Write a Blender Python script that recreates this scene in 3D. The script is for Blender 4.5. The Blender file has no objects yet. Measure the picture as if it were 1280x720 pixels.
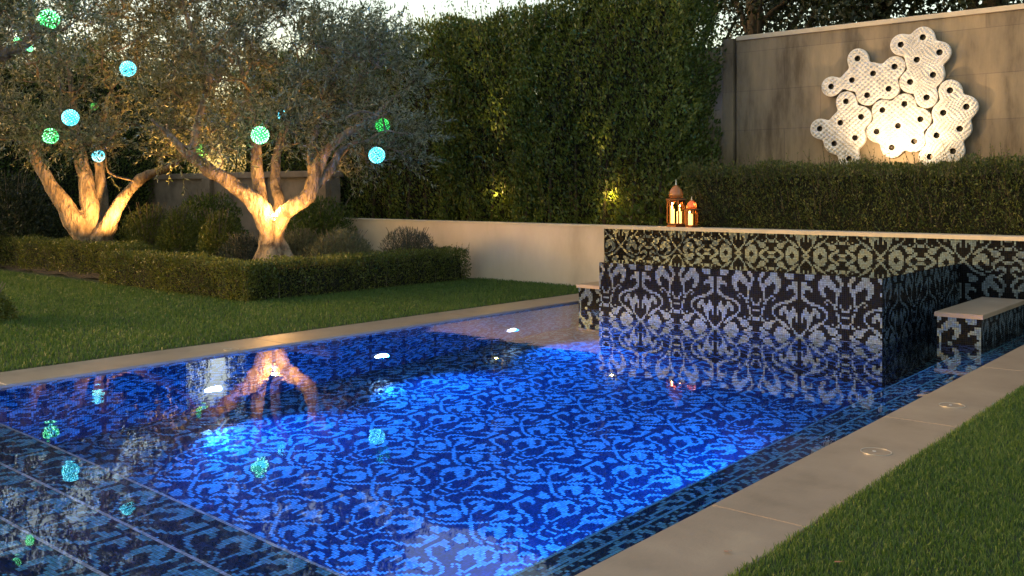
import bpy, math, random
import numpy as np
from mathutils import Vector, noise as mnoise

random.seed(7)
RNG = np.random.default_rng(11)
scene = bpy.context.scene
COL = scene.collection
PI = math.pi

# ------------------------------------------------------------------ camera geometry
FPX, HOR, CAMH = 1196.0, 240.0, 1.5
ANG = math.radians(40.2)
FW = np.array([-math.sin(ANG), math.cos(ANG), 0.0])
RT = np.array([math.cos(ANG), math.sin(ANG), 0.0])


def P(px, py, d):
    """point seen at photo pixel (px, py), d metres in front of the camera"""
    return FW * d + RT * ((px - 640) / FPX * d) + np.array([0, 0, CAMH + (HOR - py) / FPX * d])


def onY(px, py, Y):
    u = (px - 640) / FPX
    return P(px, py, Y / (FW[1] + u * RT[1]))


# ------------------------------------------------------------------ tagging
def tag(o, label=None, cat=None, group=None, kind=None):
    if label: o['label'] = label
    if cat: o['category'] = cat
    if group: o['group'] = group
    if kind: o['kind'] = kind
    return o


def empty(name, loc, label, cat, group=None):
    o = bpy.data.objects.new(name, None)
    o.location = loc
    o.empty_display_size = 0.2
    COL.objects.link(o)
    tag(o, label, cat, group)
    return o


def link(name, me, mat, parent=None):
    """links a mesh given in world coordinates; a part keeps its thing's base as parent"""
    o = bpy.data.objects.new(name, me)
    if mat is not None:
        me.materials.clear()
        me.materials.append(mat)
    COL.objects.link(o)
    if parent is not None:
        o.parent = parent
        base = Vector((0, 0, 0))
        q = parent
        while q is not None:
            base += Vector(q.location)
            q = q.parent
        o.location = -base
    return o


def np_mesh(name, v, f, smooth=False):
    v = np.asarray(v, dtype=np.float32).reshape(-1, 3)
    f = np.asarray(f, dtype=np.int32)
    n, k = f.shape
    me = bpy.data.meshes.new(name)
    me.vertices.add(len(v)); me.vertices.foreach_set('co', v.ravel())
    me.loops.add(n * k); me.loops.foreach_set('vertex_index', f.ravel())
    me.polygons.add(n); me.polygons.foreach_set('loop_start', np.arange(0, n * k, k, dtype=np.int32))
    if smooth:
        me.polygons.foreach_set('use_smooth', np.ones(n, dtype=bool))
    me.update(calc_edges=True)
    return me


class MB:
    """collects boxes, tubes and polygons of any size into one mesh"""
    def __init__(s): s.v, s.f = [], []

    def add(s, vs, fs):
        o = len(s.v)
        s.v += [tuple(map(float, p)) for p in vs]
        s.f += [tuple(i + o for i in q) for q in fs]
        return s

    def box(s, x0, x1, y0, y1, z0, z1):
        vs = [(x, y, z) for z in (z0, z1) for y in (y0, y1) for x in (x0, x1)]
        return s.add(vs, [(0, 2, 3, 1), (4, 5, 7, 6), (0, 1, 5, 4), (2, 6, 7, 3), (0, 4, 6, 2), (1, 3, 7, 5)])

    def bevbox(s, x0, x1, y0, y1, z0, z1, b=0.006):
        vs, fs = [], []
        rings = [(z0, 0), (z1 - b, 0), (z1, b)]
        for z, i in rings:
            vs += [(x0 + i, y0 + i, z), (x1 - i, y0 + i, z), (x1 - i, y1 - i, z), (x0 + i, y1 - i, z)]
        for r in range(2):
            for k in range(4):
                a, c = r * 4 + k, r * 4 + (k + 1) % 4
                fs.append((a, c, c + 4, a + 4))
        fs += [(3, 2, 1, 0), (8, 9, 10, 11)]
        return s.add(vs, fs)

    def tube(s, pts, radii, n=8, cap=True, rough=0.0):
        pts = [np.array(p, float) for p in pts]
        vs, fs = [], []
        up = None
        for i, p in enumerate(pts):
            t = pts[min(i + 1, len(pts) - 1)] - pts[max(i - 1, 0)]
            t /= (np.linalg.norm(t) + 1e-9)
            if up is None:
                a = np.array([1.0, 0, 0]) if abs(t[0]) < .8 else np.array([0, 1.0, 0])
                up = np.cross(t, a)
            up = up - t * up.dot(t); up /= (np.linalg.norm(up) + 1e-9)
            w = np.cross(t, up)
            for k in range(n):
                a = 2 * PI * k / n
                r = radii[i]
                if rough:
                    r *= 1 + rough * math.sin(3 * a + i * .9) * .6 + rough * random.uniform(-.5, .5)
                vs.append(p + (up * math.cos(a) + w * math.sin(a)) * r)
        for i in range(len(pts) - 1):
            for k in range(n):
                a, b = i * n + k, i * n + (k + 1) % n
                fs.append((a, b, b + n, a + n))
        if cap:
            fs.append(tuple(range(n - 1, -1, -1)))
            fs.append(tuple(range((len(pts) - 1) * n, len(pts) * n)))
        return s.add(vs, fs)

    def lathe(s, c, prof, n=16):
        vs, fs = [], []
        for r, z in prof:
            for k in range(n):
                a = 2 * PI * k / n
                vs.append((c[0] + r * math.cos(a), c[1] + r * math.sin(a), c[2] + z))
        for i in range(len(prof) - 1):
            for k in range(n):
                a, b = i * n + k, i * n + (k + 1) % n
                fs.append((a, b, b + n, a + n))
        fs.append(tuple(range(n - 1, -1, -1)))
        fs.append(tuple(range((len(prof) - 1) * n, len(prof) * n)))
        return s.add(vs, fs)

    def mesh(s, name, smooth=False):
        me = bpy.data.meshes.new(name)
        me.from_pydata(s.v, [], s.f)
        if smooth:
            me.polygons.foreach_set('use_smooth', np.ones(len(s.f), dtype=bool))
        me.update()
        return me

    def build(s, name, mat, parent=None, smooth=False):
        return link(name, s.mesh(name, smooth), mat, parent)


# ------------------------------------------------------------------ materials
def new_mat(name):
    m = bpy.data.materials.new(name)
    m.use_nodes = True
    nt = m.node_tree
    b = nt.nodes['Principled BSDF']
    return m, nt, b


def nd(nt, typ, **kw):
    n = nt.nodes.new(typ)
    for k, v in kw.items():
        if k in n.inputs: n.inputs[k].default_value = v
        else: setattr(n, k, v)
    return n


def ramp(nt, fac, stops):
    r = nt.nodes.new('ShaderNodeValToRGB')
    e = r.color_ramp.elements
    while len(e) < len(stops): e.new(0.5)
    for el, (p, c) in zip(e, stops):
        el.position = p
        el.color = (*c, 1)
    nt.links.new(fac, r.inputs['Fac'])
    return r.outputs['Color']


def simple(name, col, rough=.6, metal=0.0, spec=.5, emit=None, strength=0):
    m, nt, b = new_mat(name)
    b.inputs['Base Color'].default_value = (*col, 1)
    b.inputs['Roughness'].default_value = rough
    b.inputs['Metallic'].default_value = metal
    b.inputs['Specular IOR Level'].default_value = spec
    if emit:
        b.inputs['Emission Color'].default_value = (*emit, 1)
        b.inputs['Emission Strength'].default_value = strength
    return m


def noisy(name, cols, scale=4.0, rough=.8, bump=.2, bscale=30, bdist=.01, spec=.3, stretch=(1, 1, 1), detail=8):
    m, nt, b = new_mat(name)
    tc = nd(nt, 'ShaderNodeTexCoord')
    mp = nd(nt, 'ShaderNodeMapping')
    mp.inputs['Scale'].default_value = stretch
    nt.links.new(tc.outputs['Object'], mp.inputs['Vector'])
    n = nd(nt, 'ShaderNodeTexNoise', Scale=scale, Detail=float(detail), Roughness=.62)
    nt.links.new(mp.outputs[0], n.inputs['Vector'])
    k = len(cols)
    c = ramp(nt, n.outputs['Fac'], [(.3 + .4 * i / (k - 1), cols[i]) for i in range(k)])
    nt.links.new(c, b.inputs['Base Color'])
    n2 = nd(nt, 'ShaderNodeTexNoise', Scale=float(bscale), Detail=6.0)
    nt.links.new(mp.outputs[0], n2.inputs['Vector'])
    bp = nd(nt, 'ShaderNodeBump', Strength=bump, Distance=bdist)
    nt.links.new(n2.outputs['Fac'], bp.inputs['Height'])
    nt.links.new(bp.outputs[0], b.inputs['Normal'])
    b.inputs['Roughness'].default_value = rough
    b.inputs['Specular IOR Level'].default_value = spec
    return m


def leafy(name, cols, back=None, trans=.25, rough=.5, scale=1.2, spec=.4):
    """foliage: colour varies from leaf to leaf and from clump to clump"""
    m, nt, b = new_mat(name)
    g = nd(nt, 'ShaderNodeNewGeometry')
    tc = nd(nt, 'ShaderNodeTexCoord')
    n = nd(nt, 'ShaderNodeTexNoise', Scale=scale, Detail=3.0)
    nt.links.new(tc.outputs['Object'], n.inputs['Vector'])
    mx = nd(nt, 'ShaderNodeMath', operation='MULTIPLY_ADD')
    nt.links.new(g.outputs['Random Per Island'], mx.inputs[0])
    mx.inputs[1].default_value = .7
    ad = nd(nt, 'ShaderNodeMath', operation='MULTIPLY_ADD')
    nt.links.new(n.outputs['Fac'], ad.inputs[0])
    ad.inputs[1].default_value = .8
    ad.inputs[2].default_value = -.25
    nt.links.new(ad.outputs[0], mx.inputs[2])
    k = len(cols)
    c = ramp(nt, mx.outputs[0], [(.05 + .9 * i / (k - 1), cols[i]) for i in range(k)])
    if back:
        mb = nd(nt, 'ShaderNodeMixRGB')
        nt.links.new(g.outputs['Backfacing'], mb.inputs['Fac'])
        nt.links.new(c, mb.inputs[1])
        mb.inputs[2].default_value = (*back, 1)
        c = mb.outputs[0]
    nt.links.new(c, b.inputs['Base Color'])
    b.inputs['Roughness'].default_value = rough
    b.inputs['Specular IOR Level'].default_value = spec
    t = nd(nt, 'ShaderNodeBsdfTranslucent')
    hs = nd(nt, 'ShaderNodeMixRGB', blend_type='MULTIPLY')
    hs.inputs['Fac'].default_value = 1
    nt.links.new(c, hs.inputs[1])
    hs.inputs[2].default_value = (1.5, 1.4, .7, 1)
    nt.links.new(hs.outputs[0], t.inputs['Color'])
    ms = nd(nt, 'ShaderNodeMixShader')
    ms.inputs[0].default_value = trans
    nt.links.new(b.outputs[0], ms.inputs[1])
    nt.links.new(t.outputs[0], ms.inputs[2])
    nt.links.new(ms.outputs[0], nt.nodes['Material Output'].inputs['Surface'])
    return m


def tile_material(name, light, dark, lightmetal=.35, jitter=.10, lrough=.2):
    """glass mosaic: attribute 'tile' = (random x, random y, random z, is-light)"""
    m, nt, b = new_mat(name)
    a = nd(nt, 'ShaderNodeAttribute', attribute_name='tile')
    uv = nd(nt, 'ShaderNodeUVMap')
    sx = nd(nt, 'ShaderNodeSeparateXYZ')
    nt.links.new(uv.outputs[0], sx.inputs[0])

    def edge(o):
        s = nd(nt, 'ShaderNodeMath', operation='SUBTRACT'); s.inputs[1].default_value = .5
        nt.links.new(o, s.inputs[0])
        ab = nd(nt, 'ShaderNodeMath', operation='ABSOLUTE')
        nt.links.new(s.outputs[0], ab.inputs[0])
        return ab.outputs[0]
    mx = nd(nt, 'ShaderNodeMath', operation='MAXIMUM')
    nt.links.new(edge(sx.outputs[0]), mx.inputs[0]); nt.links.new(edge(sx.outputs[1]), mx.inputs[1])
    gr = nd(nt, 'ShaderNodeMath', operation='GREATER_THAN'); gr.inputs[1].default_value = .44
    nt.links.new(mx.outputs[0], gr.inputs[0])
    sc = nd(nt, 'ShaderNodeSeparateColor')
    nt.links.new(a.outputs['Color'], sc.inputs[0])

    def var(c):
        r = nd(nt, 'ShaderNodeMixRGB')
        r.inputs[1].default_value = (*[x * .68 for x in c], 1)
        r.inputs[2].default_value = (*[min(1, x * 1.3) for x in c], 1)
        nt.links.new(sc.outputs[0], r.inputs['Fac'])
        return r.outputs[0]
    c = nd(nt, 'ShaderNodeMixRGB')
    nt.links.new(a.outputs['Alpha'], c.inputs['Fac'])
    nt.links.new(var(dark), c.inputs[1]); nt.links.new(var(light), c.inputs[2])
    cg = nd(nt, 'ShaderNodeMixRGB')
    nt.links.new(gr.outputs[0], cg.inputs['Fac'])
    nt.links.new(c.outputs[0], cg.inputs[1])
    cg.inputs[2].default_value = (.011, .012, .013, 1)
    nt.links.new(cg.outputs[0], b.inputs['Base Color'])
    mt = nd(nt, 'ShaderNodeMath', operation='MULTIPLY'); mt.inputs[1].default_value = lightmetal
    nt.links.new(a.outputs['Alpha'], mt.inputs[0])
    nt.links.new(mt.outputs[0], b.inputs['Metallic'])
    rr = nd(nt, 'ShaderNodeMath', operation='MULTIPLY_ADD')
    nt.links.new(gr.outputs[0], rr.inputs[0]); rr.inputs[1].default_value = .6; rr.inputs[2].default_value = lrough
    nt.links.new(rr.outputs[0], b.inputs['Roughness'])
    spn = nd(nt, 'ShaderNodeMath', operation='MULTIPLY_ADD')
    nt.links.new(a.outputs['Alpha'], spn.inputs[0]); spn.inputs[1].default_value = .45; spn.inputs[2].default_value = .05
    nt.links.new(spn.outputs[0], b.inputs['Specular IOR Level'])
    g = nd(nt, 'ShaderNodeNewGeometry')
    vs = nd(nt, 'ShaderNodeVectorMath', operation='SUBTRACT'); vs.inputs[1].default_value = (.5, .5, .5)
    nt.links.new(a.outputs['Vector'], vs.inputs[0])
    vm = nd(nt, 'ShaderNodeVectorMath', operation='MULTIPLY_ADD')
    nt.links.new(vs.outputs[0], vm.inputs[0]); vm.inputs[1].default_value = (jitter * 2,) * 3
    nt.links.new(g.outputs['Normal'], vm.inputs[2])
    vn = nd(nt, 'ShaderNodeVectorMath', operation='NORMALIZE')
    nt.links.new(vm.outputs[0], vn.inputs[0])
    nt.links.new(vn.outputs[0], b.inputs['Normal'])
    return m


def water_material(name, strength=.12, scale=2.2, dist=.02):
    m, nt, b = new_mat(name)
    nt.nodes.remove(b)
    gl = nd(nt, 'ShaderNodeBsdfGlass', IOR=1.333, Roughness=0.0)
    gl.inputs['Color'].default_value = (.93, .97, 1, 1)
    tc = nd(nt, 'ShaderNodeTexCoord')
    n = nd(nt, 'ShaderNodeTexNoise', Scale=scale, Detail=2.5, Roughness=.5)
    nt.links.new(tc.outputs['Object'], n.inputs['Vector'])
    bp = nd(nt, 'ShaderNodeBump', Strength=strength, Distance=dist)
    nt.links.new(n.outputs['Fac'], bp.inputs['Height'])
    nt.links.new(bp.outputs[0], gl.inputs['Normal'])
    nt.links.new(gl.outputs[0], nt.nodes['Material Output'].inputs['Surface'])
    return m


M = {}
M['grass_soil'] = noisy('grass_soil', [(.018, .026, .010), (.03, .045, .015), (.045, .06, .022)], 6, .95, .6, 60, .02)
M['soil'] = noisy('soil', [(.02, .015, .01), (.05, .038, .026)], 9, .95, .8, 40, .03)
M['stone'] = noisy('stone', [(.19, .138, .093), (.24, .175, .12), (.265, .195, .135), (.30, .225, .155)], 2.3, .42, .25, 60, .004, .45, (1, 1, 1), 12)
M['plaster'] = noisy('plaster', [(.40, .32, .24), (.52, .42, .325), (.58, .48, .38)], 1.3, .8, .25, 26, .006, .25, (1, 1, .4), 12)
M['capstone'] = noisy('capstone', [(.42, .35, .26), (.52, .44, .34)], 3, .6, .15, 60, .004)
M['boundary'] = noisy('boundary', [(.11, .085, .065), (.20, .16, .12), (.27, .21, .16)], 1.8, .85, .3, 20, .01)
M['bark'] = noisy('bark', [(.055, .04, .029), (.20, .155, .112), (.36, .285, .21)], 9, .85, 1.0, 22, .06, .2, (1, 1, .35))
M['twig'] = noisy('twig', [(.09, .075, .055), (.17, .14, .105)], 12, .85, .3, 40, .01)
M['darkbark'] = noisy('darkbark', [(.03, .024, .018), (.075, .06, .045)], 6, .9, .8, 18, .03, .2, (1, 1, .3))
M['olive'] = leafy('olive', [(.018, .030, .012), (.055, .074, .036), (.14, .16, .10)], (.18, .20, .145), .25, .4, 1.6)
M['hedge_leaf'] = leafy('hedge_leaf', [(.03, .052, .012), (.065, .105, .02), (.15, .175, .038)], None, .32, .42, 1.1)
M['box_leaf'] = leafy('box_leaf', [(.035, .055, .010), (.085, .105, .018), (.16, .17, .036)], None, .25, .45, 2.2)
M['fine_leaf'] = leafy('fine_leaf', [(.03, .05, .011), (.065, .088, .019), (.12, .14, .036)], None, .25, .5, 2.0)
M['sage_leaf'] = leafy('sage_leaf', [(.05, .055, .03), (.10, .105, .06), (.15, .15, .09)], None, .2, .6, 3)
M['rosemary'] = leafy('rosemary', [(.022, .028, .02), (.045, .052, .04), (.08, .085, .065)], None, .15, .6, 3)
M['dark_leaf'] = leafy('dark_leaf', [(.010, .016, .007), (.022, .032, .012), (.04, .05, .02)], None, .2, .5, .8)
M['grass'] = leafy('grass', [(.03, .072, .011), (.058, .115, .019), (.115, .165, .038)], None, .3, .5, .9)
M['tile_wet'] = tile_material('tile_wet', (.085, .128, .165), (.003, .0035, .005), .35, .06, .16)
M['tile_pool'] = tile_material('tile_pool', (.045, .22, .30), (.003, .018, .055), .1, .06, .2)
M['water'] = water_material('water', .06, 3.0, .02)
M['spa_water'] = water_material('spa_water', .05, 3.5, .01)
M['copper'] = simple('copper', (.12, .05, .022), .35, .9)
M['candle'] = simple('candle', (.8, .66, .45), .5, emit=(1, .55, .18), strength=.6)
M['flame'] = simple('flame', (1, .6, .2), .5, emit=(1, .55, .14), strength=8)
M['steel'] = simple('steel', (.5, .48, .45), .35, .8)
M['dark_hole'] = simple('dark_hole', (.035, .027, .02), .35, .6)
M['lens'] = simple('lens', (.8, .9, 1), .3, emit=(.6, .78, 1), strength=9)
M['lamp_lens'] = simple('lamp_lens', (1, .9, .7), .3, emit=(1, .85, .55), strength=30)
M['cable'] = simple('cable', (.02, .03, .025), .6)
M['green_shell'] = simple('green_shell', (.1, .5, .2), .5, emit=(.0, .8, .12), strength=.22)
M['green_led'] = simple('green_led', (.6, 1, .7), .5, emit=(.30, 1, .50), strength=.9)
M['cyan_shell'] = simple('cyan_shell', (.1, .45, .5), .5, emit=(.0, .5, .75), strength=.22)
M['cyan_led'] = simple('cyan_led', (.6, 1, 1), .5, emit=(.16, .85, 1), strength=.85)
M['dim_green_shell'] = simple('dim_green_shell', (.02, .2, .06), .5, emit=(.0, .2, .03), strength=.15)
M['dim_green_led'] = simple('dim_green_led', (.3, 1, .4), .5, emit=(.04, .9, .12), strength=.3)

m, nt, b = new_mat('lantern_glass')
b.inputs['Base Color'].default_value = (1, .78, .5, 1)
b.inputs['Transmission Weight'].default_value = 1
b.inputs['Roughness'].default_value = .05
b.inputs['IOR'].default_value = 1.1
M['lantern_glass'] = m
m, nt, b = new_mat('amber_glass')
b.inputs['Base Color'].default_value = (.75, .28, .09, 1)
b.inputs['Transmission Weight'].default_value = .55
b.inputs['Roughness'].default_value = .12
M['amber_glass'] = m

# board-marked concrete with panel joints and damp stains
m, nt, b = new_mat('concrete')
tc = nd(nt, 'ShaderNodeTexCoord')
rot = nd(nt, 'ShaderNodeMapping')
rot.inputs['Rotation'].default_value = (PI / 2, 0, 0)
nt.links.new(tc.outputs['Object'], rot.inputs['Vector'])
br = nd(nt, 'ShaderNodeTexBrick', Scale=1.0)
br.inputs['Brick Width'].default_value = 1.15
br.inputs['Row Height'].default_value = .62
br.inputs['Mortar Size'].default_value = .006
br.inputs['Mortar Smooth'].default_value = .6
br.inputs['Color1'].default_value = (.20, .16, .112, 1)
br.inputs['Color2'].default_value = (.245, .198, .135, 1)
br.inputs['Mortar'].default_value = (.15, .115, .09, 1)
nt.links.new(rot.outputs[0], br.inputs['Vector'])
st = nd(nt, 'ShaderNodeMapping'); st.inputs['Scale'].default_value = (1.6, 1, .35)
nt.links.new(tc.outputs['Object'], st.inputs['Vector'])
n1 = nd(nt, 'ShaderNodeTexNoise', Scale=1.3, Detail=9.0, Roughness=.65)
nt.links.new(st.outputs[0], n1.inputs['Vector'])
cr = ramp(nt, n1.outputs['Fac'], [(.36, (.34, .31, .28)), (.5, (.82, .80, .77)), (.66, (1.2, 1.14, 1.04))])
mm = nd(nt, 'ShaderNodeMixRGB', blend_type='MULTIPLY'); mm.inputs['Fac'].default_value = 1
nt.links.new(br.outputs['Color'], mm.inputs[1]); nt.links.new(cr, mm.inputs[2])
nt.links.new(mm.outputs[0], b.inputs['Base Color'])
b.inputs['Roughness'].default_value = .75
n2 = nd(nt, 'ShaderNodeTexNoise', Scale=18.0, Detail=8.0)
nt.links.new(tc.outputs['Object'], n2.inputs['Vector'])
bp = nd(nt, 'ShaderNodeBump', Strength=.25, Distance=.01)
nt.links.new(n2.outputs['Fac'], bp.inputs['Height'])
nt.links.new(bp.outputs[0], b.inputs['Normal'])
M['concrete'] = m

# glazed white ceramic of the wall art
m, nt, b = new_mat('ceramic')
tc = nd(nt, 'ShaderNodeTexCoord')
n1 = nd(nt, 'ShaderNodeTexNoise', Scale=7.0, Detail=6.0)
nt.links.new(tc.outputs['Object'], n1.inputs['Vector'])
nt.links.new(ramp(nt, n1.outputs['Fac'], [(.3, (.52, .49, .45)), (.7, (.74, .71, .67))]), b.inputs['Base Color'])
b.inputs['Roughness'].default_value = .33
n2 = nd(nt, 'ShaderNodeTexNoise', Scale=40.0, Detail=4.0)
nt.links.new(tc.outputs['Object'], n2.inputs['Vector'])
bp = nd(nt, 'ShaderNodeBump', Strength=.35, Distance=.008)
nt.links.new(n2.outputs['Fac'], bp.inputs['Height'])
nt.links.new(bp.outputs[0], b.inputs['Normal'])
M['ceramic'] = m

# ------------------------------------------------------------------ the mosaic's damask drawing (half repeat, mirrored)
MOT = [
 [(3,4),(8,11),(16,20)], [(2,4),(8,11),(16,20)], [(2,3),(7,12),(17,20)], [(1,2),(6,13)],
 [(1,2),(5,13),(20,22)], [(2,2),(5,8),(10,13),(20,22)], [(2,3),(4,7),(11,13),(18,22)], [(2,5),(11,13),(17,22)],
 [(3,4),(11,12),(17,17),(21,22)], [(3,4),(10,12),(21,22)], [(4,4),(10,11),(22,22)], [(4,4),(21,22)],
 [(4,4),(8,9),(20,22)], [(4,4),(7,7),(10,10),(19,21)], [(2,2),(4,6),(9,9),(16,19)], [(2,2),(5,5),(13,17)],
 [(1,1),(4,5),(11,13)], [(0,1),(10,11),(15,16),(20,20)], [(4,4),(9,10),(14,16),(20,21)], [(3,4),(9,9),(13,17),(19,21)],
 [(0,1),(3,3),(9,9),(13,14),(16,22)], [(3,3),(9,9),(13,14),(17,22)], [(3,3),(10,10),(17,20),(22,22)], [(2,2),(11,11),(17,19),(22,22)],
 [(0,1),(3,3),(6,6),(11,13),(18,19),(22,22)], [(0,1),(3,4),(8,10),(13,15),(18,19)], [(5,9),(14,16),(19,19)], [(4,8),(15,17),(19,19)],
 [(4,8),(12,15),(17,18),(20,20)], [(2,3),(5,7),(11,16),(21,21)], [(2,4),(11,17),(21,22)], [(3,6),(10,18),(22,23)],
 [(0,2),(5,7),(10,13),(15,18),(23,23)], [(0,1),(6,8),(10,12),(16,18),(22,23)], [(7,8),(10,11),(16,18),(21,22)], [(2,4),(7,7),(15,17),(20,21)],
 [(1,5),(7,7),(14,16),(19,20)], [(1,2),(5,6),(8,8),(13,14),(18,19)], [(1,1),(9,11),(16,18)], [(2,3),(13,16)],
 [(3,4),(7,9),(12,14),(19,21)], [(4,5),(6,10),(17,21)],
]
HALF, ROWS = 24, len(MOT)
BIT = np.zeros((ROWS, HALF), dtype=np.float32)
for r, segs in enumerate(MOT):
    for a, c in segs:
        BIT[r, a:c + 1] = 1
TS = .0202


def motif(i, j):
    """tile column i (mirrored about multiples of 24) and row j counted downwards"""
    k = np.mod(i, 2 * HALF)
    k = np.where(k >= HALF, 2 * HALF - 1 - k, k)
    return BIT[np.mod(j, ROWS), k]


def tiles(name, origin, u, v, lu, lv, mat, parent=None, i0=0, j0=0, flipv=True, light=None):
    """one flat field of mosaic tiles, lu x lv metres from ORIGIN along unit vectors u, v"""
    nu, nv = max(1, round(lu / TS)), max(1, round(lv / TS))
    o, u, v = np.array(origin, float), np.array(u, float), np.array(v, float)
    uu = np.linspace(0, lu, nu + 1); vv = np.linspace(0, lv, nv + 1)
    V = o[None, None] + uu[None, :, None] * u + vv[:, None, None] * v
    idx = np.arange((nu + 1) * (nv + 1)).reshape(nv + 1, nu + 1)
    F = np.stack([idx[:-1, :-1], idx[:-1, 1:], idx[1:, 1:], idx[1:, :-1]], -1).reshape(-1, 4)
    me = np_mesh(name, V.reshape(-1, 3), F)
    J, I = np.meshgrid(np.arange(nv), np.arange(nu), indexing='ij')
    if flipv: J = nv - 1 - J
    t = motif(I + i0, J + j0) if light is None else np.full(I.shape, light, dtype=np.float32)
    c = RNG.random((nu * nv, 4)).astype(np.float32)
    c[:, 3] = t.ravel()
    at = me.attributes.new('tile', 'FLOAT_COLOR', 'FACE')
    at.data.foreach_set('color', c.ravel())
    uvl = me.uv_layers.new(name='UVMap')
    uvl.data.foreach_set('uv', np.tile(np.array([0, 0, 1, 0, 1, 1, 0, 1], dtype=np.float32), nu * nv))
    return link(name, me, mat, parent)


def join_tiles(name, objs, parent=None):
    """merges several tile fields into the first one"""
    import bmesh
    bm = bmesh.new()
    for o in objs:
        bm.from_mesh(o.data)
    me = bpy.data.meshes.new(name)
    bm.to_mesh(me); bm.free()
    mat = objs[0].data.materials[0]
    for o in objs:
        bpy.data.objects.remove(o)
    return link(name, me, mat, parent)


def join_parts(name, objs, parent=None):
    """several pieces of one part become one mesh that keeps their materials"""
    import bmesh
    bm = bmesh.new()
    mats = []
    for o in objs:
        mt = o.data.materials[0]
        if mt not in mats: mats.append(mt)
        k = len(bm.faces)
        bm.from_mesh(o.data)
        bm.faces.ensure_lookup_table()
        ix = mats.index(mt)
        if ix:
            for i in range(k, len(bm.faces)): bm.faces[i].material_index = ix
    me = bpy.data.meshes.new(name)
    bm.to_mesh(me); bm.free()
    for o in objs:
        bpy.data.objects.remove(o)
    o = link(name, me, None, parent)
    for mt in mats: me.materials.append(mt)
    return o


# ------------------------------------------------------------------ layout numbers (metres, pool axes)
XL, XR = -7.70, -2.20              # water's edge left and right
YN, SF, YB = 1.00, 9.50, 12.12     # near end, spa front, back wall face
SX0, SX1, SZ = -6.65, -3.28, .65   # spa
DEP = 2.0
CZ = .022                          # coping top
WH = .99                           # low wall

# ------------------------------------------------------------------ setting: ground, lawn, coping, pool
mb = MB()
hx = [-400, -8.28, -1.72, 400]
hy = [-400, .42, 12.3, 900]
for i in range(3):
    for j in range(3):
        if i == 1 and j == 1: continue
        mb.add([(hx[i], hy[j], .02), (hx[i + 1], hy[j], .02), (hx[i + 1], hy[j + 1], .02), (hx[i], hy[j + 1], .02)], [(0, 1, 2, 3)])
tag(mb.build('ground', M['grass_soil']), kind='structure')

mb = MB()
cuts = [-2.9, -.6, 1.72, 4.06, 6.40, 8.75, 12.10]
for a, c in zip(cuts[:-1], cuts[1:]):
    mb.bevbox(XR, -1.73, a + .003, c - .003, -.12, CZ, .005)
for a, c in zip([.42, 3.1, 5.7, 8.4], [3.1, 5.7, 8.4, 12.10]):
    mb.bevbox(-8.27, XL, a + .003, c - .003, -.12, CZ, .005)
for a, c in zip([-7.695, -5.8, -4.0], [-5.8, -4.0, -2.205]):
    mb.bevbox(a + .003, c - .003, .42, YN, -.12, CZ, .005)
tag(mb.build('pool_coping', M['stone']), kind='structure')
mb = MB()
mb.box(XR + .001, -1.725, -2.9, 12.1, -.2, CZ - .012)
mb.box(-8.275, XL - .001, .42, 12.1, -.2, CZ - .012)
mb.box(XL, XR, .42, YN - .001, -.2, CZ - .012)
tag(mb.build('coping_bed', simple('mortar', (.30, .25, .19), .9)), kind='structure')

E1, E2, E3 = (1, 0, 0), (0, 1, 0), (0, 0, 1)
fl = []
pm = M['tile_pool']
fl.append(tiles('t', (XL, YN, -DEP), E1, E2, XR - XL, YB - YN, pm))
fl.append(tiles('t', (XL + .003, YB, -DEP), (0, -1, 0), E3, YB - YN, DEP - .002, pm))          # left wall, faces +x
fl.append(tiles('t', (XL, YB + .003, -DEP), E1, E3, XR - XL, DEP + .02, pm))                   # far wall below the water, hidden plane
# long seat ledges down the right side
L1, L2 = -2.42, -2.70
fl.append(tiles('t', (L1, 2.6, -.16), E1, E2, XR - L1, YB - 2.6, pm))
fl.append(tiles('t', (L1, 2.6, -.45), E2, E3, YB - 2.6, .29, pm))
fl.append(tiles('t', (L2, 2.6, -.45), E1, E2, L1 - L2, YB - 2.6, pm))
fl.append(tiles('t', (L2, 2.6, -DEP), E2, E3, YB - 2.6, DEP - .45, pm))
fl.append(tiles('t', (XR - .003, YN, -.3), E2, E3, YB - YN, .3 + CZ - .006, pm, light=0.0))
# steps across the near end
steps = [(1.50, 1.95, -.25), (1.95, 2.42, -.50), (2.42, 2.90, -.75)]
ys = YN
prev = -.06
fl.append(tiles('t', (XL, YN, -.06), E1, E2, XR - XL, .50, pm))
for a, c, z in steps:
    fl.append(tiles('t', (XR, a, z), (-1, 0, 0), E3, XR - XL, prev - z, pm))
    fl.append(tiles('t', (XL, a, z), E1, E2, XR - XL, c - a, pm, i0=7))
    prev = z
fl.append(tiles('t', (XR, steps[-1][1], -DEP), (-1, 0, 0), E3, XR - XL, DEP + prev, pm))
fl.append(tiles('t', (XR, YN, -.06), (-1, 0, 0), E3, XR - XL, .10, pm))
tag(join_tiles('pool_basin', fl), kind='structure')
# pale nosing tiles on every step and ledge edge
ns = []
nm = tile_material('edge_tile', (.26, .28, .28), (.2, .2, .2), .0, .05, .3)
for a, c, z in steps:
    ns.append(tiles('n', (XL, c - .022, z + .004), E1, E2, L2 - XL, .022, nm, light=1.0))
ns.append(tiles('n', (L1, 2.9, -.156), E1, E2, .02, YB - 2.9, pm, light=1.0))
ns.append(tiles('n', (L2, 2.9, -.446), E1, E2, .02, YB - 2.9, pm, light=1.0))
tag(join_parts('step_edge_tiles', ns), kind='structure')

wm = MB()
wm.add([(XL, YN, 0), (XR, YN, 0), (XR, YB, 0), (XL, YB, 0)], [(0, 1, 2, 3)])
tag(wm.build('pool_water', M['water']), kind='structure')

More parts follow.
